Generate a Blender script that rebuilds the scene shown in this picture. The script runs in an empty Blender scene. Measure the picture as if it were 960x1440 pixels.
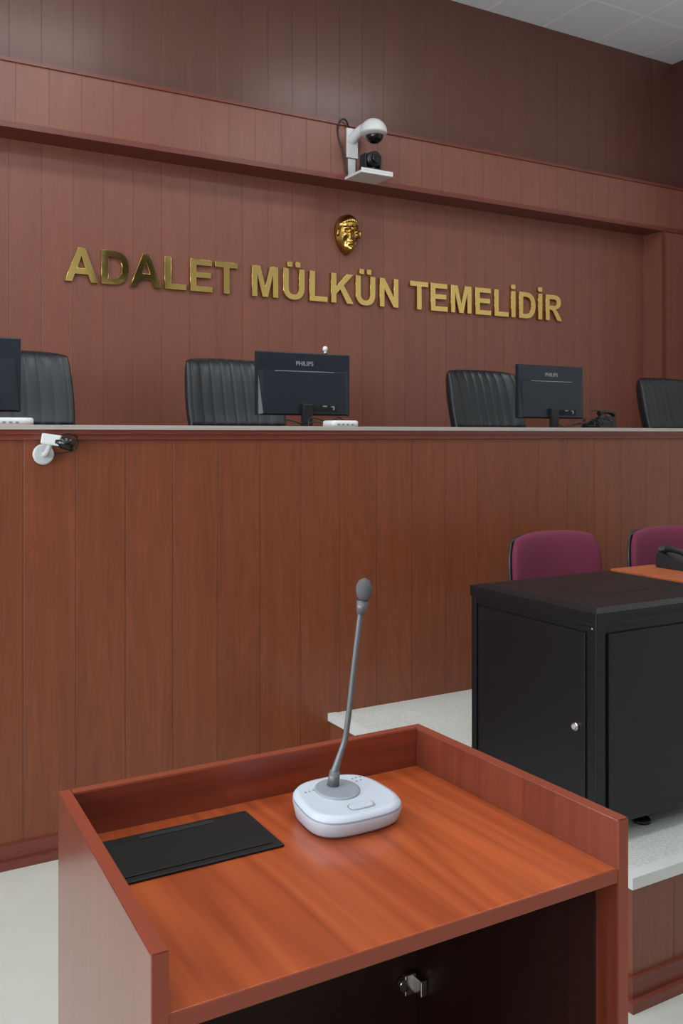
import bpy, bmesh, math, random
from mathutils import Vector, Matrix
random.seed(3)
S=bpy.context.scene
S.view_settings.view_transform='Standard'
S.view_settings.look='None'
COL=S.collection
def lin(c):
    return tuple(((v/255)/12.92 if v/255<=0.04045 else ((v/255+0.055)/1.055)**2.4) for v in c)+(1,)
# ------------------------------------------------------------ materials
def mat(name,col,rough=.5,metal=0,coat=0,spec=.5,bump=0,bscale=200,var=0,vscale=20):
    m=bpy.data.materials.new(name); m.use_nodes=True
    nt=m.node_tree; b=nt.nodes['Principled BSDF']
    b.inputs['Roughness'].default_value=rough; b.inputs['Metallic'].default_value=metal
    b.inputs['Coat Weight'].default_value=coat; b.inputs['Specular IOR Level'].default_value=spec
    c=lin(col); b.inputs['Base Color'].default_value=c
    tc=nt.nodes.new('ShaderNodeTexCoord')
    n=nt.nodes.new('ShaderNodeTexNoise'); n.inputs['Scale'].default_value=vscale; n.inputs['Detail'].default_value=4
    nt.links.new(tc.outputs['Object'],n.inputs['Vector'])
    mx=nt.nodes.new('ShaderNodeMix'); mx.data_type='RGBA'
    v=var if var else .04
    mx.inputs['A'].default_value=tuple(x*(1-v) for x in c[:3])+(1,)
    mx.inputs['B'].default_value=tuple(min(1,x*(1+v)) for x in c[:3])+(1,)
    nt.links.new(n.outputs['Fac'],mx.inputs['Factor']); nt.links.new(mx.outputs['Result'],b.inputs['Base Color'])
    if bump:
        n2=nt.nodes.new('ShaderNodeTexNoise'); n2.inputs['Scale'].default_value=bscale; n2.inputs['Detail'].default_value=3
        nt.links.new(tc.outputs['Object'],n2.inputs['Vector'])
        bp=nt.nodes.new('ShaderNodeBump'); bp.inputs['Strength'].default_value=bump; bp.inputs['Distance'].default_value=.002
        nt.links.new(n2.outputs['Fac'],bp.inputs['Height']); nt.links.new(bp.outputs['Normal'],b.inputs['Normal'])
    return m
def wood(name,dark,light,gaxis=None,spacing=.194,off=0.0,along=2,rough=.4,coat=0,spec=.4,stretch=14,fine=1,contrast=1,seam=.36,croug=.15):
    m=bpy.data.materials.new(name); m.use_nodes=True
    nt=m.node_tree; N=nt.nodes; L=nt.links; b=N['Principled BSDF']
    b.inputs['Roughness'].default_value=rough; b.inputs['Coat Weight'].default_value=coat
    b.inputs['Coat Roughness'].default_value=croug
    b.inputs['Specular IOR Level'].default_value=spec
    tc=N.new('ShaderNodeTexCoord')
    def math_(op,a,bb=None,c=None):
        n=N.new('ShaderNodeMath'); n.operation=op
        for i,v in enumerate((a,bb,c)):
            if v is None: continue
            if isinstance(v,(int,float)): n.inputs[i].default_value=v
            else: L.new(v,n.inputs[i])
        return n.outputs[0]
    vec=tc.outputs['Object']; groove=None; rnd=None
    if gaxis is not None:
        sp=N.new('ShaderNodeSeparateXYZ'); L.new(vec,sp.inputs[0])
        t=math_('DIVIDE',math_('SUBTRACT',sp.outputs[gaxis],off),spacing)
        fl=math_('FLOOR',t); fr=math_('FRACT',t)
        d=math_('ABSOLUTE',math_('SUBTRACT',fr,.5))
        mr=N.new('ShaderNodeMapRange'); mr.inputs['From Min'].default_value=.5-.0038/spacing; mr.inputs['From Max'].default_value=.5-.0010/spacing
        L.new(d,mr.inputs['Value']); groove=mr.outputs[0]
        wn=N.new('ShaderNodeTexWhiteNoise'); wn.noise_dimensions='1D'; L.new(fl,wn.inputs['W']); rnd=wn.outputs['Value']
        cx=N.new('ShaderNodeCombineXYZ'); L.new(math_('MULTIPLY',rnd,37.0),cx.inputs[along])
        va=N.new('ShaderNodeVectorMath'); va.operation='ADD'; L.new(vec,va.inputs[0]); L.new(cx.outputs[0],va.inputs[1]); vec=va.outputs[0]
    mp=N.new('ShaderNodeMapping'); sc=[stretch]*3; sc[along]=stretch*.07; mp.inputs['Scale'].default_value=sc
    L.new(vec,mp.inputs['Vector'])
    n1=N.new('ShaderNodeTexNoise'); n1.inputs['Scale'].default_value=1.0; n1.inputs['Detail'].default_value=2; n1.inputs['Distortion'].default_value=.6
    L.new(mp.outputs[0],n1.inputs['Vector'])
    ring=math_('ABSOLUTE',math_('SUBTRACT',math_('FRACT',math_('MULTIPLY',n1.outputs['Fac'],9.0)),.5))
    mp2=N.new('ShaderNodeMapping'); sc=[stretch*14]*3; sc[along]=stretch*.45; mp2.inputs['Scale'].default_value=sc
    L.new(vec,mp2.inputs['Vector'])
    n2=N.new('ShaderNodeTexNoise'); n2.inputs['Scale'].default_value=1.0; n2.inputs['Detail'].default_value=4
    L.new(mp2.outputs[0],n2.inputs['Vector'])
    g=math_('ADD',math_('MULTIPLY',ring,.55*contrast),math_('MULTIPLY',n2.outputs['Fac'],.75*fine))
    g=math_('ADD',g,math_('MULTIPLY',n1.outputs['Fac'],.5))
    mean=.25*.55*contrast+.5*.75*fine+.25
    mr2=N.new('ShaderNodeMapRange'); mr2.inputs['From Min'].default_value=mean-.4; mr2.inputs['From Max'].default_value=mean+.4
    L.new(g,mr2.inputs['Value'])
    mx=N.new('ShaderNodeMix'); mx.data_type='RGBA'; mx.inputs['A'].default_value=lin(dark); mx.inputs['B'].default_value=lin(light)
    L.new(mr2.outputs[0],mx.inputs['Factor']); out=mx.outputs['Result']
    h=n2.outputs['Fac']
    bp=N.new('ShaderNodeBump'); bp.inputs['Distance'].default_value=.0003; bp.inputs['Strength'].default_value=.2
    L.new(h,bp.inputs['Height']); nrm=bp.outputs[0]
    if groove is not None:
        br=math_('ADD',math_('MULTIPLY',rnd,.07),.965)
        fac=math_('MULTIPLY',br,math_('SUBTRACT',1.0,math_('MULTIPLY',groove,seam)))
        hs=N.new('ShaderNodeHueSaturation'); L.new(fac,hs.inputs['Value']); L.new(out,hs.inputs['Color']); out=hs.outputs[0]
        b2=N.new('ShaderNodeBump'); b2.inputs['Distance'].default_value=.002; b2.inputs['Strength'].default_value=.5; b2.invert=True
        L.new(groove,b2.inputs['Height']); L.new(nrm,b2.inputs['Normal']); nrm=b2.outputs[0]
    L.new(out,b.inputs['Base Color']); L.new(nrm,b.inputs['Normal'])
    return m

KW=dict(rough=.38,spec=.45,coat=.15,croug=.2)
M_bench=wood('bench_panelling',(99,49,29),(131,72,45),0,.194,.674,2,contrast=.75,fine=.75,seam=.32,**KW)
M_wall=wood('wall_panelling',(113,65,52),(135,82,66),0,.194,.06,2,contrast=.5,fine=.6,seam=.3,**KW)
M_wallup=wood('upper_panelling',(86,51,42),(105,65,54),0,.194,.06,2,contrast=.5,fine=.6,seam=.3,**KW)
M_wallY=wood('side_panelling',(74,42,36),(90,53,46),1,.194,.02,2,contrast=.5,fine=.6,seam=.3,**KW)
M_plat=wood('platform_panelling',(100,54,37),(132,77,54),0,.194,.02,2,contrast=.6,fine=.7,**KW)
M_trim=wood('red_trim_wood',(96,43,34),(120,59,47),None,along=0,rough=.3,spec=.5)
M_trimY=wood('red_trim_wood_y',(96,43,34),(120,59,47),None,along=2,rough=.3,spec=.5)
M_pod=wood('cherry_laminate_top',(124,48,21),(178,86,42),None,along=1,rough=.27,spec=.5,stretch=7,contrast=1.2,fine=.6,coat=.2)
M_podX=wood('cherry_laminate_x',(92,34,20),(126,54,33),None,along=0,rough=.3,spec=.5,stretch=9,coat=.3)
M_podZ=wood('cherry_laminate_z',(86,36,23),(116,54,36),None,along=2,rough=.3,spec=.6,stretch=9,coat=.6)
M_shade=wood('painted_interior_shade',(36,18,14),(50,25,19),None,along=2,rough=.45,spec=.3,stretch=9)  # dark tone stands in for shade below the work surface
M_band=mat('edge_banding',(126,55,35),.33,var=.06)
M_desk=wood('desk_laminate',(142,72,42),(176,99,62),None,along=0,rough=.35)
M_black=mat('black_powder_coat',(12,15,19),.36,bump=.12,bscale=900,var=.1,spec=.4)
M_blackg=mat('black_gloss',(9,9,11),.2)
M_blackm=mat('black_satin',(11,12,13),.5,spec=.3)
M_plastic=mat('black_plastic',(18,21,26),.38,bump=.1,bscale=600)
M_mon=mat('monitor_plastic',(16,26,38),.3,bump=.05,bscale=900)
M_dark=mat('dark_slot',(5,5,6),.7)
M_leather=mat('black_leather',(21,28,34),.36,bump=.3,bscale=350,spec=.5)
M_white=mat('white_plastic',(212,214,214),.35)
M_mic=mat('microphone_housing',(180,187,198),.33)
M_mgrey=mat('mid_grey_plastic',(130,137,145),.4)
M_neck=mat('gooseneck_grey',(98,100,103),.42,metal=.3)
M_foam=mat('mic_foam',(84,84,84),.85,bump=.8,bscale=900)
M_metal=mat('chrome',(200,200,200),.2,metal=1)
M_strip=mat('aluminium_strip',(176,168,162),.4,metal=.2)
M_nose=mat('white_nosing',(202,205,204),.4)
M_fabric=mat('maroon_fabric',(104,34,60),.9,bump=.6,bscale=700,var=.15,vscale=90)
M_gold=mat('brushed_gold',(222,192,118),.08,metal=1,bump=.12,bscale=9,var=.06)
M_gold2=mat('cast_gold',(186,152,84),.24,metal=1,bump=.12,bscale=120,var=.1)
M_paint=mat('painted_wall',(218,217,212),.7)
M_glass=mat('window_frame_white',(220,220,220),.4)

def floor_mat(name,a,b_,scale,rough,thr=(.45,.6)):
    m=bpy.data.materials.new(name); m.use_nodes=True; nt=m.node_tree; N=nt.nodes; L=nt.links; b=N['Principled BSDF']
    b.inputs['Roughness'].default_value=rough
    tc=N.new('ShaderNodeTexCoord'); n=N.new('ShaderNodeTexNoise'); n.inputs['Scale'].default_value=scale; n.inputs['Detail'].default_value=3
    L.new(tc.outputs['Object'],n.inputs['Vector'])
    r=N.new('ShaderNodeValToRGB'); r.color_ramp.elements[0].position=thr[0]; r.color_ramp.elements[1].position=thr[1]
    r.color_ramp.elements[0].color=lin(a); r.color_ramp.elements[1].color=lin(b_)
    L.new(n.outputs['Fac'],r.inputs[0]); L.new(r.outputs[0],b.inputs['Base Color']); return m
M_floor=floor_mat('vinyl_floor',(181,182,174),(184,185,177),8,.35,(.3,.7))
M_speck=floor_mat('speckled_vinyl',(184,187,182),(204,207,202),130,.4,(.38,.62))
def ceil_mat():
    m=bpy.data.materials.new('ceiling_tiles'); m.use_nodes=True; nt=m.node_tree; N=nt.nodes; L=nt.links; b=N['Principled BSDF']
    b.inputs['Roughness'].default_value=.8
    tc=N.new('ShaderNodeTexCoord'); sp=N.new('ShaderNodeSeparateXYZ'); L.new(tc.outputs['Object'],sp.inputs[0])
    outs=[]
    for i in (0,1):
        a=N.new('ShaderNodeMath'); a.operation='MULTIPLY_ADD'; a.inputs[1].default_value=1/.6; a.inputs[2].default_value=.13+10
        L.new(sp.outputs[i],a.inputs[0])
        f=N.new('ShaderNodeMath'); f.operation='FRACT'; L.new(a.outputs[0],f.inputs[0])
        l=N.new('ShaderNodeMath'); l.operation='LESS_THAN'; l.inputs[1].default_value=.035; L.new(f.outputs[0],l.inputs[0]); outs.append(l.outputs[0])
    mxm=N.new('ShaderNodeMath'); mxm.operation='MAXIMUM'; L.new(outs[0],mxm.inputs[0]); L.new(outs[1],mxm.inputs[1])
    mx=N.new('ShaderNodeMix'); mx.data_type='RGBA'; mx.inputs['A'].default_value=lin((232,240,244)); mx.inputs['B'].default_value=lin((252,254,254))
    L.new(mxm.outputs[0],mx.inputs['Factor']); L.new(mx.outputs['Result'],b.inputs['Base Color'])
    return m
M_ceil=ceil_mat()

# ------------------------------------------------------------ helpers
def empty(name,loc=(0,0,0)):
    e=bpy.data.objects.new(name,None); e.location=loc; COL.objects.link(e); e.empty_display_size=.1; return e
def link(name,me,mats,parent=None,smooth=False,loc=None,rot=None):
    o=bpy.data.objects.new(name,me); COL.objects.link(o)
    for m in (mats if isinstance(mats,(list,tuple)) else [mats]): me.materials.append(m)
    if smooth:
        for p in me.polygons: p.use_smooth=True
    if loc is not None: o.location=loc
    if rot is not None: o.rotation_euler=rot
    if parent: o.parent=parent
    return o
def bmfin(bm,name,mats,parent=None,smooth=False,loc=None,rot=None):
    bmesh.ops.recalc_face_normals(bm,faces=bm.faces)
    me=bpy.data.meshes.new(name); bm.to_mesh(me); bm.free()
    return link(name,me,mats,parent,smooth,loc,rot)
def addbox(bm,x0,x1,y0,y1,z0,z1,bev=0,mi=0):
    r=bmesh.ops.create_cube(bm,size=1)
    vs=r['verts']
    bmesh.ops.scale(bm,vec=(x1-x0,y1-y0,z1-z0),verts=vs)
    bmesh.ops.translate(bm,vec=((x0+x1)/2,(y0+y1)/2,(z0+z1)/2),verts=vs)
    fs=set(f for v in vs for f in v.link_faces)
    for f in fs: f.material_index=mi
    if bev:
        es=set(e for v in vs for e in v.link_edges)
        bmesh.ops.bevel(bm,geom=list(es),offset=bev,segments=2,affect='EDGES',profile=.6)
def box(name,x0,x1,y0,y1,z0,z1,m,parent=None,bev=0,loc=None,rot=None):
    bm=bmesh.new(); addbox(bm,x0,x1,y0,y1,z0,z1,bev); return bmfin(bm,name,m,parent,loc=loc,rot=rot)
def boxes(name,lst,m,parent=None,bev=0,loc=None,rot=None):
    bm=bmesh.new()
    for b in lst: addbox(bm,*b[:6],bev,b[6] if len(b)>6 else 0)
    return bmfin(bm,name,m,parent,loc=loc,rot=rot)
def cyl(name,p0,p1,r0,r1,m,parent=None,seg=32,bev=0):
    p0=Vector(p0);p1=Vector(p1);d=p1-p0
    bm=bmesh.new(); bmesh.ops.create_cone(bm,cap_ends=True,segments=seg,radius1=r0,radius2=r1,depth=d.length)
    if bev:
        es=[e for e in bm.edges if len(e.link_faces)==2 and any(len(f.verts)>4 for f in e.link_faces)]
        bmesh.ops.bevel(bm,geom=es,offset=bev,segments=3,affect='EDGES')
    q=Vector((0,0,1)).rotation_difference(d.normalized())
    bm.transform(Matrix.Translation((p0+p1)/2)@q.to_matrix().to_4x4())
    o=bmfin(bm,name,m,parent)
    for p in o.data.polygons: p.use_smooth=len(p.vertices)<=4
    return o
def ball(name,c,r,m,parent=None,sc=(1,1,1),cut=None):
    bm=bmesh.new(); bmesh.ops.create_uvsphere(bm,u_segments=32,v_segments=20,radius=r)
    bmesh.ops.scale(bm,vec=sc,verts=bm.verts); bmesh.ops.translate(bm,vec=c,verts=bm.verts)
    return bmfin(bm,name,m,parent,smooth=True)
def tube(name,pts,r,m,parent=None,radii=None):
    cu=bpy.data.curves.new(name,'CURVE'); cu.dimensions='3D'; cu.bevel_depth=r; cu.bevel_resolution=4; cu.use_fill_caps=True
    sp=cu.splines.new('BEZIER'); sp.bezier_points.add(len(pts)-1)
    for i,p in enumerate(pts):
        bp=sp.bezier_points[i]; bp.co=p; bp.handle_left_type=bp.handle_right_type='AUTO'
        if radii: bp.radius=radii[i]
    o=bpy.data.objects.new(name,cu); COL.objects.link(o)
    dg=bpy.context.evaluated_depsgraph_get(); me=bpy.data.meshes.new_from_object(o.evaluated_get(dg))
    bpy.data.objects.remove(o); me.materials.clear()
    return link(name,me,m,parent,smooth=True)
def cushion(name,a,b,c,m,parent=None,k=.12,pw=6,fn=None,nx=40,nz=32,loc=None,rot=None,edge=5):
    """pad in local XZ plane, thickness along Y; fn(x,y,z,u,v,side)->(x,y,z)"""
    bm=bmesh.new(); G={}
    for side in (-1,1):
        for i in range(nx+1):
            for j in range(nz+1):
                u=math.sin((-1+2*i/nx)*math.pi/2*.999)*.35+(-1+2*i/nx)*.65; v=math.sin((-1+2*j/nz)*math.pi/2)*.35+(-1+2*j/nz)*.65
                u=max(-1,min(1,u)); v=max(-1,min(1,v))
                bd=i in(0,nx) or j in(0,nz)
                if bd and side==1: G[side,i,j]=G[-1,i,j]; continue
                x=a*u*(1-k*abs(v)**pw); z=c*v*(1-k*abs(u)**pw)
                t=0 if bd else b*((1-abs(u)**edge)**.5)*((1-abs(v)**edge)**.5)
                y=side*t
                if fn: x,y,z=fn(x,y,z,u,v,side)
                G[side,i,j]=bm.verts.new((x,y,z))
    for side in (-1,1):
        for i in range(nx):
            for j in range(nz):
                q=[G[side,i,j],G[side,i+1,j],G[side,i+1,j+1],G[side,i,j+1]]
                if side==1: q.reverse()
                try: bm.faces.new(q)
                except ValueError: pass
    return bmfin(bm,name,m,parent,smooth=True,loc=loc,rot=rot)
def outline_loft(name,layers,m,parent=None,n=3.0,seg=72,shape=None,mis=None):
    bm=bmesh.new(); rings=[]
    for (cx,cy,z,rx,ry,tilt) in layers:
        ring=[]
        for s in range(seg):
            t=2*math.pi*s/seg; c=math.cos(t); d=math.sin(t)
            x=rx*math.copysign(abs(c)**(2/n),c); y=ry*math.copysign(abs(d)**(2/n),d)
            if shape: x,y=shape(x,y,rx,ry)
            ring.append(bm.verts.new((cx+x,cy+y,z+tilt*y)))
        rings.append(ring)
    for k in range(len(rings)-1):
        for s in range(seg):
            f=bm.faces.new((rings[k][s],rings[k][(s+1)%seg],rings[k+1][(s+1)%seg],rings[k+1][s]))
            if mis: f.material_index=mis[k]
    bm.faces.new(rings[0][::-1]); bm.faces.new(rings[-1])
    o=bmfin(bm,name,m,parent)
    for p in o.data.polygons: p.use_smooth=len(p.vertices)<=4
    return o

# ------------------------------------------------------------ constants
HC=1.6
XL,XR=-3.2,6.92; YB=-4.0; D1=3.569; D2=5.9; D3=5.68; ZC=5.05
# ------------------------------------------------------------ room
box('floor',XL-.1,XR+.1,YB-.1,D2+.1,-.1,0,M_floor)
box('ceiling',XL-.1,XR+.1,YB-.1,D2+.1,ZC,ZC+.1,M_ceil)
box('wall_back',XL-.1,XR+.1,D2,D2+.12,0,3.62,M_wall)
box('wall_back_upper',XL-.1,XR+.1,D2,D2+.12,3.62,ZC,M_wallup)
box('wall_right',XR,XR+.12,5.1,D2,0,ZC,M_wallY)
box('wall_right_painted',XR,XR+.12,YB,5.1,0,ZC,M_paint)
box('wall_rear',XL-.1,XR+.1,YB-.12,YB,0,ZC,M_paint)
box('trim_wainscot',XL,XR,YB,YB+.02,0,2.2,wood('rear_panelling',(84,48,36),(108,64,50),0,.194,0,2))
wy=[(-3.2,-1.4),(-.6,1.2),(1.9,3.4)]
lst=[(XL-.12,XL,YB,D2,0,1.1),(XL-.12,XL,YB,D2,3.4,ZC)]
prev=YB
for a,b in wy: lst.append((XL-.12,XL,prev,a,1.1,3.4)); prev=b
lst.append((XL-.12,XL,prev,D2,1.1,3.4))
boxes('wall_left',lst,M_paint)
for i,(a,b) in enumerate(wy):
    boxes('window_%d'%(i+1),[(XL-.09,XL-.04,a,b,1.1,1.16),(XL-.09,XL-.04,a,b,3.34,3.4),(XL-.09,XL-.04,a,a+.06,1.16,3.34),(XL-.09,XL-.04,b-.06,b,1.16,3.34),(XL-.09,XL-.04,(a+b)/2-.03,(a+b)/2+.03,1.16,3.34)],M_glass)
box('beam_fascia',XL,XR,D3,D2,3.45,3.805,M_wall)
boxes('trim_1',[(XL,XR,D3-.012,D2,3.805,3.828),(XL,XR,D3-.012,D2,3.415,3.45)],M_trim)
box('wall_pilaster',6.544,XR,D3+.001,D2,0.88,3.415,M_wall)
box('trim_2',6.53,6.56,D3-.012,D3+.001,0.88,3.415,M_trimY)
# ------------------------------------------------------------ judges' bench and dais
box('dais_floor',XL,XR,D1+.05,D2,0,.88,M_floor)
jb=empty('judges_bench')
box('front_panel',XL,XR,D1,D1+.05,0,1.6,M_bench,jb)
box('counter_top',XL,XR,D1-.02,4.55,1.604,1.636,M_trim,jb)
box('counter_band',XL,XR,D1-.012,D1+.05,1.582,1.606,M_trim,jb,.002)
box('metal_edge',XL,XR,D1-.028,D1-.018,1.621,1.639,M_strip,jb,.001)
box('back_rail',XL,XR,4.5,4.53,1.5,1.604,M_trim,jb)
boxes('bench_legs',[(x,x+.03,4.1,4.5,.88,1.604) for x in (-2,-.2,1.5,3.1,4.9,6.3)],M_trim,jb)
box('baseboard_front',XL,1.965,D1-.014,D1,0,.085,M_trim)
box('baseboard_shoe',XL,1.965,D1-.03,D1-.014,0,.03,M_trim)
# ------------------------------------------------------------ lower platform
pf=empty('raised_platform')
PX=1.985; PY=1.83; PZ=.364
box('platform_body',PX,XR,PY,D1,0,PZ-.012,M_plat,pf)
box('platform_top',PX+.001,XR,PY+.001,D1,PZ-.012,PZ,M_speck,pf)
bm=bmesh.new()
def Lshape(z0,z1,o,w):
    p=[(PX-o,PY-o),(XR,PY-o),(XR,PY+w),(PX+w,PY+w),(PX+w,D1),(PX-o,D1)]
    lo=[bm.verts.new((x,y,z0)) for x,y in p]; hi=[bm.verts.new((x,y,z1)) for x,y in p]
    for i in range(6): bm.faces.new((lo[i],lo[(i+1)%6],hi[(i+1)%6],hi[i]))
    bm.faces.new(hi); bm.faces.new(lo[::-1])
Lshape(PZ-.03,PZ+.003,.013,.028)
bmfin(bm,'platform_nosing',M_nose,pf)
bm=bmesh.new(); Lshape(.0,.085,.012,.0); Lshape(0,.03,.028,0)
bmfin(bm,'platform_baseboard',M_trim,pf)
# ------------------------------------------------------------ lectern
L0,L1,F0,F1=.280,.922,.858,1.316; ZT=1.10; ZS=1.037; T=.018
lec=empty('lectern')
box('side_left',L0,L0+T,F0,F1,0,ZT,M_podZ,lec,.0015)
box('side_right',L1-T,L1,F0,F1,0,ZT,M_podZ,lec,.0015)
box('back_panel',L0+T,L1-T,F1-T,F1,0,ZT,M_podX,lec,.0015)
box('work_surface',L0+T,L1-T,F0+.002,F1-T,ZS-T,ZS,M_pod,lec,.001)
box('surface_edge_band',L0+T,L1-T,F0,F0+.0025,ZS-T,ZS-.0005,M_band,lec)
boxes('edge_bands',[(L0+.0005,L0+T-.0005,F0-.0012,F0+.001,0,ZT-.001),(L1-T+.0005,L1-.0005,F0-.0012,F0+.001,0,ZT-.001),
 (L0+.001,L0+T-.001,F0,F1-.001,ZT-.0005,ZT+.0008),(L1-T+.001,L1-.001,F0,F1-.001,ZT-.0005,ZT+.0008),(L0+T,L1-T,F1-T+.001,F1-.001,ZT-.0005,ZT+.0008)],M_band,lec)
box('lower_shelf',L0+T,L1-T,F0+.04,F1-T,.40,.418,M_podX,lec)
box('kick_board',L0+T,L1-T,F0+.05,F0+.068,0,.08,M_podX,lec)
box('shade_sheet_right',L1-T-.003,L1-T,F0+.037,F1-T,.418,ZS-T,M_shade,lec)  # thin dark sheets added to paint shade inside the cabinet
box('shade_sheet_back',L0+T,L1-T-.003,F1-T-.003,F1-T,.418,ZS-T,M_shade,lec)
boxes('hinge',[(.868,.892,1.282,1.294,.66,.695),(.886,.900,1.262,1.284,.663,.69)],M_metal,lec,.002)
cyl('hinge_cup',(.868,1.296,.678),(.868,1.282,.678),.010,.010,M_metal,lec)
xc=(L0+L1)/2
for o in lec.children:      # carcass tapers slightly towards the back
    for v in o.data.vertices:
        v.co.x=xc+(v.co.x-xc)*(1-.048*(v.co.y-F0)/(F1-F0))
cp=empty('connection_panel')
box('panel_frame',.320,.557,1.13,1.262,ZS,ZS+.0035,M_blackm,cp,.0015)
box('panel_lid',.337,.545,1.142,1.240,ZS+.003,ZS+.005,M_blackm,cp,.0008)
box('finger_slot',.39,.50,1.243,1.254,ZS+.0034,ZS+.0042,M_dark,cp)
# ------------------------------------------------------------ conference microphone
mc=empty('gooseneck_microphone')
cx,cy=.675,1.170
def mshape(x,y,rx,ry):
    return x*(1-.08*(y/ry)), y
H0=.001
outline_loft('base',[(cx,cy,ZS+.001,.065,.059,0),(cx,cy,ZS+.006,.070,.065,0),(cx,cy,ZS+.022+H0,.0735,.070,.05),(cx,cy,ZS+.0265+H0,.0735,.070,.06),(cx,cy,ZS+.029+H0,.073,.0695,.06),(cx,cy,ZS+.0335+H0,.0695,.066,.06),(cx,cy,ZS+.035+H0,.064,.060,.06)],
   [M_mic,M_mgrey],mc,n=3.0,shape=mshape,mis=[0,0,0,1,0,0])
ZM=ZS+H0
outline_loft('grey_disc',[(cx-.003,cy+.017,ZM+.035,.034,.036,.06),(cx-.003,cy+.017,ZM+.0378,.033,.035,.06),(cx-.003,cy+.017,ZM+.0385,.030,.032,.06)],M_mgrey,mc,n=2)
outline_loft('button_ring',[(cx+.002,cy-.043,ZM+.030,.0208,.0102,.06),(cx+.002,cy-.043,ZM+.0332,.0205,.010,.06)],M_mgrey,mc,n=4)
outline_loft('talk_button',[(cx+.002,cy-.043,ZM+.030,.019,.0082,.06),(cx+.002,cy-.043,ZM+.0342,.018,.0076,.06)],M_mic,mc,n=4)
for i,(dx,dy) in enumerate([(.036,.040),(.043,.041),(.050,.041),(.038,.030),(.046,.031),(-.043,.03),(-.050,.029),(-.036,.031)]):
    cyl('grille_dot_%d'%i,(cx+dx,cy+dy,ZM+.034+.06*dy),(cx+dx,cy+dy,ZM+.0358+.06*dy),.0016,.0016,M_mgrey,mc,seg=12)
bx,by=.671,1.199
cyl('neck_socket',(bx,by,ZM+.037),(bx+.004,by,ZM+.062),.0095,.0075,M_neck,mc,bev=.002)
tube('neck',[(bx+.003,by,ZS+.06),(bx+.013,by-.002,ZS+.088),(bx+.019,by-.003,ZS+.105),(bx+.023,by-.004,ZS+.13),(bx+.034,by-.006,ZS+.22),(bx+.043,by-.010,ZS+.30)],.0044,M_neck,mc,[1.35,1.05,1,1,.95,.95])
cyl('capsule_collar',(bx+.0425,by-.010,ZS+.292),(bx+.045,by-.012,ZS+.314),.006,.0095,M_neck,mc,bev=.002)
ball('mic_windscreen',(bx+.047,by-.013,ZS+.330),.0125,M_foam,mc,(1,1,1.4))
# ------------------------------------------------------------ equipment rack
RX0,RX1,RY0,RY1=2.003,2.68,1.985,2.59; RZ0=.425; RZ1=1.08
rk=empty('equipment_rack')
box('body',RX0+.012,RX1-.012,RY0+.012,RY1-.012,RZ0,RZ1-.05,M_black,rk,.004)
boxes('corner_posts',[(RX0+.004,RX0+.04,RY0+.004,RY0+.04,RZ0,RZ1-.045),(RX1-.04,RX1-.004,RY0+.004,RY0+.04,RZ0,RZ1-.045),(RX0+.004,RX0+.03,RY1-.03,RY1-.004,RZ0,RZ1-.045),(RX1-.04,RX1-.004,RY1-.04,RY1-.004,RZ0,RZ1-.045)],M_black,rk,.003)
box('side_door',RX0+.006,RX0+.016,RY0+.052,RY1-.04,RZ0+.012,RZ1-.075,M_black,rk,.003)
box('front_door',RX0+.055,RX1-.055,RY0+.004,RY0+.016,RZ0+.012,RZ1-.075,M_black,rk,.003)
boxes('rails',[(RX0+.006,RX0+.02,RY0+.03,RY1-.03,RZ1-.068,RZ1-.045),(RX0+.03,RX1-.03,RY0+.006,RY0+.02,RZ1-.068,RZ1-.045)],M_black,rk,.002)
box('lid_skirt',RX0,RX1,RY0,RY1,RZ1-.046,RZ1-.012,M_black,rk,.004)
bm=bmesh.new()
b0=[(RX0,RY0),(RX1,RY0),(RX1,RY1),(RX0,RY1)]; ins=.035
b1=[(RX0+ins,RY0+ins),(RX1-ins,RY0+ins),(RX1-ins,RY1-ins),(RX0+ins,RY1-ins)]
lo=[bm.verts.new((x,y,RZ1-.014)) for x,y in b0]; mi=[bm.verts.new((x,y,RZ1-.009)) for x,y in b0]; hi=[bm.verts.new((x,y,RZ1)) for x,y in b1]
for a,b in ((lo,mi),(mi,hi)):
    for i in range(4): bm.faces.new((a[i],a[(i+1)%4],b[(i+1)%4],b[i]))
bm.faces.new(hi); bm.faces.new(lo[::-1])
bmfin(bm,'lid',M_black,rk)
boxes('vent_slots',[(RX0+.10+i*.03,RX0+.12+i*.03,RY0-.0006,RY0+.002,RZ1-.036,RZ1-.022) for i in range(17)],M_dark,rk)
boxes('cable_knockout',[(RX0+.22,RX0+.46,RY0+.2,RY0+.4,RZ1-.001,RZ1+.0008)],M_black,rk)
cyl('lock_ring',(RX0+.008,RY0+.088,.715),(RX0-.004,RY0+.088,.715),.013,.012,M_metal,rk,bev=.001)
cyl('lock_core',(RX0+.0,RY0+.088,.715),(RX0-.008,RY0+.088,.715),.008,.007,M_strip,rk)
for i,(z,y) in enumerate([(RZ1-.057,RY0+.02),(RZ1-.085,RY0+.02),(RZ1-.057,RY0+.034)]):
    cyl('rivet_%d'%i,(RX0+.006,y,z),(RX0+.0,y,z),.004,.003,M_metal if i<1 else M_plastic,rk,seg=12)
for i,(x,y) in enumerate([(RX0+.29,RY0+.09),(RX1-.08,RY0+.09),(RX0+.1,RY1-.08),(RX1-.08,RY1-.08)]):
    cyl('foot_%d'%i,(x,y,PZ),(x,y,PZ+.014),.030,.026,M_plastic,rk,bev=.003)
    cyl('foot_stem_%d'%i,(x,y,PZ+.012),(x,y,RZ0),.009,.009,M_plastic,rk)
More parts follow.
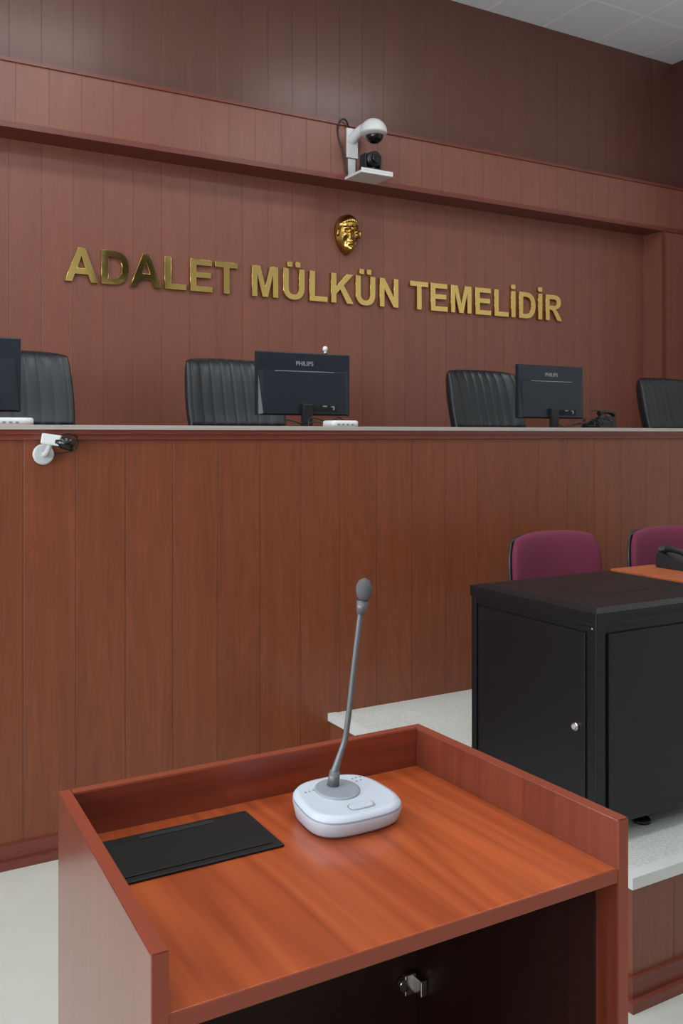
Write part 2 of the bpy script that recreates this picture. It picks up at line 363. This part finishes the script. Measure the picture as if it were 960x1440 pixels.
# ------------------------------------------------------------ clerk desk + phone
dk=empty('clerk_desk')
box('desk_top',2.70,4.9,2.0,2.60,1.050,1.078,M_desk,dk,.002)
boxes('desk_sides',[(2.71,2.738,2.05,2.58,PZ,1.050),(4.85,4.878,2.05,2.58,PZ,1.050),(2.738,4.85,2.1,2.12,.55,1.050)],M_podZ,dk)
ph=empty('desk_telephone')
bm=bmesh.new()
pts=[(-.1,-.09,0),(.1,-.09,0),(.1,.09,0),(-.1,.09,0),(-.095,-.085,.02),(.095,-.085,.02),(.095,.085,.06),(-.095,.085,.06)]
vs=[bm.verts.new(p) for p in pts]
for f in [(0,1,2,3),(4,5,6,7),(0,1,5,4),(1,2,6,5),(2,3,7,6),(3,0,4,7)]: bm.faces.new([vs[i] for i in f])
bmesh.ops.bevel(bm,geom=bm.edges[:],offset=.006,segments=2,affect='EDGES')
PHL=(2.985,2.46,1.0785)
bmfin(bm,'phone_base',M_plastic,ph,loc=PHL)
tube('phone_handset',[(2.925,2.39,1.123),(2.925,2.42,1.136),(2.925,2.47,1.148),(2.925,2.52,1.150),(2.925,2.545,1.145)],.012,M_plastic,ph,[1.7,1.1,.95,1.1,1.7])
boxes('phone_keys',[(3.0+i*.022,3.016+i*.022,2.40+j*.022,2.414+j*.022,1.110+j*.0045,1.115+j*.0045) for i in range(3) for j in range(4)],M_mgrey,ph)
# ------------------------------------------------------------ maroon chairs
def office_chair(x,y,rz):
    e=empty('upholstered_chair',(x,y,PZ)); e.rotation_euler=(0,0,rz)
    def f(px,py,pz,u,v,s): return px,py+.0-.05*(px/.25)**2+.08*pz,pz
    cushion('back_pad',.265,.035,.20,M_fabric,e,k=.12,pw=3.5,fn=f,loc=(0,.04,.60))
    cushion('back_shell',.270,.022,.198,M_plastic,e,k=.12,pw=3.5,fn=f,loc=(0,.066,.596))
    cushion('seat_pad',.24,.04,.19,M_fabric,e,k=.06,pw=4,loc=(0,-.18,.43),rot=(math.pi/2,0,0))
    for s in (-1,1):
        tube('leg_front_%d'%(s+1),[(s*.22,-.34,.01),(s*.225,-.33,.2),(s*.225,-.30,.385),(s*.20,-.2,.388)],.011,M_plastic,e)
        tube('leg_rear_%d'%(s+1),[(s*.23,.10,.01),(s*.215,.03,.2),(s*.2,-.05,.385),(s*.2,-.2,.388)],.011,M_plastic,e)
        tube('back_stay_%d'%(s+1),[(s*.12,-.05,.385),(s*.12,.06,.40),(s*.12,.085,.5),(s*.12,.09,.60)],.01,M_plastic,e)
office_chair(2.905,3.12,0)
office_chair(3.55,3.03,-.04)
# ------------------------------------------------------------ executive chairs
DZ=.88
def exec_chair(x,y,rz):
    e=empty('executive_chair',(x,y,DZ)); e.rotation_euler=(0,0,rz)
    A=.30
    def f(px,py,pz,u,v,s):
        zz=pz
        wing=.085*abs(u)**3.5
        yy=py-wing+.10*(zz/.4)
        if s==-1:
            if v>-.02:
                rib=abs(math.sin(u*math.pi*4.5))
                fade=min(1,(v+.02)/.05)*min(1,max(0,(1-abs(u))/.08))
                yy-= .009*(rib**.4-.6)*fade
            yy+= .016*math.exp(-((v+.03)/.018)**2)*(1 if abs(u)<.95 else 0)
            yy+= .012*math.exp(-((v+.42)/.02)**2)
            yy-= .03*math.exp(-((v+.25)/.25)**2)*(1-abs(u)**3)
        px*=1+.03*math.exp(-((v-.3)/.4)**2)-.05*max(0,-v)
        zz+= .012*(1-u*u)*max(0,v)
        return px,yy,zz
    cushion('backrest',A,.07,.385,M_leather,e,k=.045,pw=7,fn=f,nx=120,nz=70,loc=(0,0,.780),edge=6)
    cushion('seat',.27,.075,.27,M_leather,e,k=.06,pw=4,loc=(0,-.30,.46),rot=(math.pi/2,0,0))
    for s in (-1,1):
        tube('armrest_%d'%(s+1),[(s*.29,-.05,.42),(s*.31,-.02,.60),(s*.315,-.2,.66),(s*.31,-.42,.64),(s*.29,-.45,.5),(s*.27,-.38,.42)],.018,M_plastic,e)
    cyl('gas_column',(0,-.28,.12),(0,-.28,.40),.028,.025,M_plastic,e)
    for i in range(5):
        t=i*2*math.pi/5+.3; c,sn=math.cos(t),math.sin(t)
        tube('base_spoke_%d'%i,[(0,-.28,.13),(.15*c,-.28+.15*sn,.11),(.29*c,-.28+.29*sn,.075)],.018,M_plastic,e,[1.3,1.1,.8])
        cyl('castor_%d'%i,(.29*c-.012*sn,-.28+.29*sn+.012*c,.03),(.29*c+.012*sn,-.28+.29*sn-.012*c,.03),.03,.03,M_plastic,e,seg=20)
exec_chair(.895,5.04,0)
exec_chair(2.135,5.02,0)
exec_chair(3.99,5.02,.0)
exec_chair(5.82,5.02,.0)
# ------------------------------------------------------------ monitors
CT=1.6365
def txtmesh(name,body,size,ext,m,parent,loc,rot):
    cu=bpy.data.curves.new(name,'FONT'); cu.body=body; cu.size=size; cu.extrude=ext; cu.align_x='CENTER'; cu.offset=size*.015
    o=bpy.data.objects.new(name,cu); COL.objects.link(o)
    dg=bpy.context.evaluated_depsgraph_get(); me=bpy.data.meshes.new_from_object(o.evaluated_get(dg)); bpy.data.objects.remove(o); me.materials.clear()
    return link(name,me,m,parent,loc=loc,rot=rot)
def monitor(x,y,rz,w=.545):
    e=empty('computer_monitor',(x,y,CT)); e.rotation_euler=(0,0,rz)
    z0,z1=.066,.392
    boxes('housing',[(-w/2,w/2,.0,.028,z0,z1)],M_mon,e,.006)
    bm=bmesh.new()
    lo=[bm.verts.new(p) for p in [(-w/2+.006,.002,z0+.004),(w/2-.006,.002,z0+.004),(w/2-.006,.002,z0+.232),(-w/2+.006,.002,z0+.232)]]
    hi=[bm.verts.new(p) for p in [(-w/2+.03,-.014,z0+.008),(w/2-.03,-.014,z0+.008),(w/2-.03,-.004,z0+.228),(-w/2+.03,-.004,z0+.228)]]
    for i in range(4): bm.faces.new((lo[i],lo[(i+1)%4],hi[(i+1)%4],hi[i]))
    bm.faces.new(hi)
    bmfin(bm,'rear_bulge',M_mon,e)
    box('screen',-w/2+.01,w/2-.01,.0275,.0292,z0+.02,z1-.01,M_blackg,e)
    box('rear_seam',-w/2+.10,w/2-.10,-.006,-.003,z0+.226,z0+.2295,M_mgrey,e)
    txtmesh('rear_label','PHILIPS',.032,.0006,M_mgrey,e,(0,-.001,z1-.068),(math.pi/2,0,0))
    boxes('ports',[(.03+i*.028,.048+i*.028,-.0165,-.013,z0+.030,z0+.044) for i in range(5)]+[(.02,.19,-.0150,-.0128,z0+.020,z0+.054)],M_dark,e)
    boxes('port_label',[(.10,.125,-.0158,-.0125,z0+.046,z0+.052),(.15,.17,-.0158,-.0125,z0+.03,z0+.05)],M_mgrey,e)
    box('stand_neck',-.028,.028,-.040,-.010,.01,z0+.06,M_plastic,e,.006)
    outline_loft('stand_base',[(0,-.0,.0,.13,.09,0),(0,-.0,.008,.13,.09,0),(0,-.0,.012,.12,.08,0)],M_plastic,e,n=3.5)
    return e
monitor(.515,4.22,0)
monitor(2.205,4.24,0)
monitor(3.93,4.27,0,w=.53)
wc=empty('webcam')
WX=2.335
cyl('stem',(WX,4.255,2.0285),(WX,4.255,2.045),.012,.008,M_metal,wc)
ball('head',(WX,4.255,2.055),.014,M_white,wc,(1,1,1.1))
cb=empty('cable_bundle')
def squig(n,x0,x1,y0,y1,seed,m,h=.03):
    random.seed(seed); pts=[]
    for i in range(9):
        t=i/8; pts.append((x0+(x1-x0)*t+random.uniform(-.02,.02),y0+(y1-y0)*t+random.uniform(-.03,.03),CT+.006+random.uniform(0,h)))
    tube(n,pts,.0035,m,cb)
squig('cable_1',2.0,2.46,4.02,4.08,1,M_plastic,.05); squig('cable_2',2.1,2.42,4.0,4.08,2,M_plastic,.05)
squig('cable_3',3.80,4.25,4.05,4.10,3,M_plastic,.05); squig('cable_4',3.9,4.25,4.02,4.12,4,M_plastic,.07)
squig('cable_5',.3,.72,4.0,4.02,6,M_plastic,.04)
tube('cable_6',[(4.13,4.15,1.75),(4.18,4.12,1.75),(4.24,4.10,1.70),(4.27,4.09,1.643)],.003,M_plastic,cb)
def router(x,y,w):
    e=empty('network_switch')
    outline_loft('case',[(x,y,CT,w/2,.06,0),(x,y,CT+.028,w/2,.06,0),(x,y,CT+.033,w/2-.006,.054,0)],M_white,e,n=5)
    boxes('socket_row',[(x-.05+i*.025,x-.038+i*.025,y-.0612,y-.058,CT+.010,CT+.018) for i in range(4)],M_mgrey,e)
router(.66,3.84,.20)
router(2.18,3.82,.15)
dp=empty('conference_telephone')
bm=bmesh.new()
vs=[bm.verts.new(p) for p in [(-.08,-.08,0),(.08,-.08,0),(.08,.08,0),(-.08,.08,0),(-.078,-.075,.085),(.078,-.075,.085),(.078,.078,.03),(-.078,.078,.03)]]
for f in [(0,1,2,3),(4,5,6,7),(0,1,5,4),(1,2,6,5),(2,3,7,6),(3,0,4,7)]: bm.faces.new([vs[i] for i in f])
bmesh.ops.bevel(bm,geom=bm.edges[:],offset=.006,segments=2,affect='EDGES')
bmfin(bm,'phone_body',M_plastic,dp,loc=(4.36,4.30,CT))
tube('phone_receiver',[(4.30,4.24,1.735),(4.34,4.24,1.745),(4.39,4.24,1.745),(4.43,4.24,1.735)],.011,M_plastic,dp,[1.6,1,1,1.6])
# ------------------------------------------------------------ bullet camera on the bench
sc=empty('bullet_security_camera')
X0=.757
M_cam=mat('camera_grey_white',(190,192,192),.4)
cyl('wall_plate',(X0-.012,D1-.001,1.528),(X0-.012,D1-.016,1.528),.040,.038,M_cam,sc,bev=.004)
tube('arm',[(X0-.012,D1-.014,1.528),(X0-.012,D1-.05,1.53),(X0-.005,D1-.07,1.555),(X0,D1-.075,1.572)],.010,M_cam,sc)
boxes('camera_body',[(-.045,.025,-.022,.022,-.018,.022)],M_cam,sc,.006,loc=(X0+.012,D1-.08,1.580),rot=(0,.15,-.35))
cyl('lens_barrel',(X0+.015,D1-.083,1.578),(X0+.078,D1-.108,1.562),.021,.025,M_blackg,sc,bev=.003)
tube('lead',[(X0+.03,D1-.05,1.60),(X0+.085,D1-.03,1.605),(X0+.115,D1-.012,1.58),(X0+.11,D1-.01,1.55),(X0+.07,D1-.01,1.535),(X0+.03,D1-.01,1.53)],.0025,M_plastic,sc)
# ------------------------------------------------------------ cameras on the beam
dc=empty('dome_security_camera')
YM=D3-.001
box('wall_bracket',3.285,3.375,YM-.02,YM,3.58,3.79,M_white,dc,.004)
tube('arm',[(3.325,YM-.01,3.71),(3.345,YM-.09,3.75),(3.38,YM-.17,3.77)],.036,M_white,dc,[1,1,1.2])
bm=bmesh.new(); bmesh.ops.create_uvsphere(bm,u_segments=40,v_segments=24,radius=.098)
for v in bm.verts:
    if v.co.z<0: v.co.z*=.25
bm.transform(Matrix.Translation((3.41,YM-.17,3.73)))
bmfin(bm,'dome_housing',M_white,dc,smooth=True)
ball('dome_glass',(3.42,YM-.17,3.713),.062,M_blackg,dc,(1,1,.95))
tube('lead',[(3.30,YM-.02,3.79),(3.25,YM-.03,3.84),(3.22,YM-.01,3.80),(3.26,YM-.012,3.6),(3.29,YM-.015,3.46)],.006,M_plastic,dc)
pc=empty('ptz_camera')
boxes('shelf',[(3.27,3.53,YM-.24,YM,3.418,3.436),(3.27,3.53,YM-.24,YM-.235,3.436,3.452),(3.30,3.36,YM-.008,YM,3.436,3.575)],M_white,pc,.002)
box('camera_base',3.33,3.47,YM-.2,YM-.08,3.437,3.475,M_plastic,pc,.012)
boxes('yoke',[(3.335,3.352,YM-.18,YM-.10,3.47,3.58),(3.458,3.475,YM-.18,YM-.10,3.47,3.58)],M_plastic,pc,.008)
cyl('camera_head',(3.40,YM-.07,3.55),(3.41,YM-.205,3.54),.050,.054,M_plastic,pc,bev=.01)
cyl('lens',(3.41,YM-.20,3.54),(3.411,YM-.222,3.538),.036,.034,M_blackg,pc,bev=.004)
# ------------------------------------------------------------ lettering
def arc(cx,cy,rx,ry,a0,a1,n=14,p=2.3):
    out=[]
    for i in range(n+1):
        t=math.radians(a0+(a1-a0)*i/n); c,s=math.cos(t),math.sin(t)
        out.append((cx+rx*math.copysign(abs(c)**(2/p),c),cy+ry*math.copysign(abs(s)**(2/p),s)))
    return out
def rect(x0,y0,x1,y1): return [(x0,y0),(x1,y0),(x1,y1),(x0,y1)]
GL={
'A':(722,[[(718,0),(561,0),(499,163),(213,163),(153,0),(0,0),(279,716),(432,716)],[(452,284),(354,550),(257,284)]]),
'D':(722,[[(72,716)]+arc(336,358,344,358,90,-90)+[(72,0)],[(217,595)]+arc(310,358,222,237,90,-90)+[(217,121)]]),
'L':(611,[[(73,0),(73,716),(218,716),(218,121),(578,121),(578,0)]]),
'E':(667,[[(73,0),(73,716),(604,716),(604,595),(218,595),(218,436),(577,436),(577,315),(218,315),(218,121),(617,121),(617,0)]]),
'T':(611,[[(233,0),(233,595),(21,595),(21,716),(590,716),(590,595),(378,595),(378,0)]]),
'M':(833,[[(71,0),(71,716),(287,716),(417,228),(545,716),(762,716),(762,0),(628,0),(628,564),(486,0),(347,0),(205,564),(205,0)]]),
'U':(722,[[(72,716),(217,716)]+arc(361,270,144,158,180,360)+[(505,716),(650,716)]+arc(361,290,289,302,360,180),rect(189,765,313,885),rect(409,765,533,885)]),
'K':(722,[[(75,0),(75,716),(219,716),(219,398),(512,716),(706,716),(436,437),(721,0),(534,0),(335,335),(219,217),(219,0)]]),
'N':(722,[[(73,0),(73,716),(214,716),(507,238),(507,716),(641,716),(641,0),(496,0),(208,467),(208,0)]]),
'I':(278,[rect(68,0,213,716),rect(68,775,213,895)]),
'R':(722,[[(73,0),(73,716)]+arc(400,515,252,201,90,-80,p=2.2)+[(520,250),(600,140),(690,0),(517,0),(400,185),(350,265),(290,299),(218,299),(218,0)],[(218,595)]+arc(388,504,110,91,90,-90)+[(218,413)]]),
' ':(278,[])}
pen=0; sx=.2913e-3; sy=.215/716
big=bmesh.new(); rr=random.Random(11)
for ch in 'ADALET MULKUN TEMELIDIR':
    w,polys=GL[ch]
    if polys:
        cu=bpy.data.curves.new('l','CURVE'); cu.dimensions='2D'; cu.fill_mode='BOTH'; cu.extrude=.009; cu.bevel_depth=.0012; cu.bevel_resolution=1
        for p in polys:
            s=cu.splines.new('POLY'); s.points.add(len(p)-1)
            for i,(x,y) in enumerate(p): s.points[i].co=((x-w/2)*sx,(y-358)*sy,0,1)
            s.use_cyclic_u=True
        o=bpy.data.objects.new('tmp',cu); COL.objects.link(o)
        dg=bpy.context.evaluated_depsgraph_get(); me=bpy.data.meshes.new_from_object(o.evaluated_get(dg)); bpy.data.objects.remove(o)
        M=Matrix.Translation(((pen+w/2)*sx,358*sy,0))@Matrix.Rotation(rr.uniform(-.010,.010),4,'X')@Matrix.Rotation(rr.uniform(-.010,.010),4,'Y')
        me.transform(M); big.from_mesh(me); bpy.data.meshes.remove(me)
    pen+=w
me=bpy.data.meshes.new('wall_lettering'); big.to_mesh(me); big.free()
for p in me.polygons: p.material_index=0
link('wall_lettering',me,M_gold,loc=(1.361,D2-.0145,2.573),rot=(math.pi/2,0,0))
# ------------------------------------------------------------ gold face relief
def face_mesh():
    bm=bmesh.new(); nr,na=70,140; W,H=.097,.150
    def g(x,y,cx,cy,sx_,sy_): return math.exp(-((x-cx)/sx_)**2-((y-cy)/sy_)**2)
    def hgt(u,v,r):
        d=.095*max(0,1-r**3.6)**.5*(1-.25*u*u)
        x,y=u,v; ax=abs(x)
        d+=.032*g(x,y,0,-.12,.11,.17)+.018*g(x,y,0,.10,.08,.22)
        d+=.010*g(ax,y,.12,-.2,.06,.06)
        d+=.016*g(ax,y,.32,.24,.24,.06)
        d-=.022*g(ax,y,.33,.09,.18,.09)
        d+=.010*g(ax,y,.33,.09,.10,.04)
        d+=.010*g(ax,y,.52,-.10,.16,.16)
        d-=.016*g(ax,y,.48,-.42,.16,.22)
        d+=.010*g(x,y,0,-.42,.20,.04)+.010*g(x,y,0,-.51,.15,.045)-.011*g(x,y,0,-.465,.24,.018)
        d-=.010*g(x,y,0,-.62,.2,.05)
        d+=.020*g(x,y,0,-.80,.20,.12)
        hl=.56-.25*x*x
        hm=1/(1+math.exp(-(y-hl)*45))
        d+=hm*(.012+.004*math.sin(x*34+y*8)) if r<.97 else 0
        return d
    c=None; rings=[]
    for i in range(nr+1):
        r=i/nr; ring=[]
        if i==0: c=bm.verts.new((0,-hgt(0,0,0),0)); continue
        for k in range(na):
            t=2*math.pi*k/na; u=r*math.cos(t); v=r*math.sin(t)
            wx=W*(1-.30*max(0,-v)**1.3)*(1+.03*math.exp(-((v-.55)/.25)**2))
            ring.append(bm.verts.new((u*wx,-hgt(u,v,r) if i<nr else 0,v*H)))
        rings.append(ring)
    for k in range(na): bm.faces.new((c,rings[0][k],rings[0][(k+1)%na]))
    for i in range(len(rings)-1):
        for k in range(na): bm.faces.new((rings[i][k],rings[i+1][k],rings[i+1][(k+1)%na],rings[i][(k+1)%na]))
    bm.faces.new(rings[-1][::-1])
    return bm
fm=empty('face_relief')
bmfin(face_mesh(),'face',M_gold2,fm,smooth=True,loc=(3.41,D2-.001,3.082))
for s in (-1,1):
    ball('ear_%d'%(s+1),(3.41+s*.094,D2-.04,3.087),.018,M_gold2,fm,(.5,1.0,1.7))
# ------------------------------------------------------------ unseen dark board, added for the gold lettering to reflect
refl=empty('reflection_board')
box('panel',4.2,5.35,YB+.06,YB+.11,4.05,4.85,M_blackg,refl,.006)
box('bracket',4.6,4.9,YB,YB+.06,4.3,4.6,M_plastic,refl)
# ------------------------------------------------------------ lights
def area(name,loc,rot,sx_,sy_,p,col):
    l=bpy.data.lights.new(name,'AREA'); l.shape='RECTANGLE'; l.size=sx_; l.size_y=sy_; l.energy=p; l.color=col
    o=bpy.data.objects.new(name,l); o.location=loc; o.rotation_euler=rot; COL.objects.link(o); return o
for x in (-1.3,1.6,4.5):
    for y,p in ((-2.2,13),(1.3,26),(3.5,28)):
        area('ceiling_light',(x,y,ZC-.01),(0,0,0),1.2,.6,p,(1,.985,.96))
for a,b in wy:
    area('window_daylight',(XL-.02,(a+b)/2,2.25),(0,-math.pi/2-.4,0),2.0,b-a-.1,115,(.9,.95,1))
w=bpy.data.worlds.new('World'); S.world=w; w.use_nodes=True
w.node_tree.nodes['Background'].inputs[0].default_value=(.7,.8,1,1); w.node_tree.nodes['Background'].inputs[1].default_value=1.0
# ------------------------------------------------------------ camera
cd=bpy.data.cameras.new('camera'); cam=bpy.data.objects.new('camera',cd); COL.objects.link(cam)
cd.sensor_fit='VERTICAL'; cd.sensor_height=36; cd.lens=1293/1440*36; cd.shift_y=-108/1440
cam.location=(0,0,HC); cam.rotation_euler=(math.pi/2,0,-math.atan2(.4966,.868)); cd.clip_start=.05
S.camera=cam
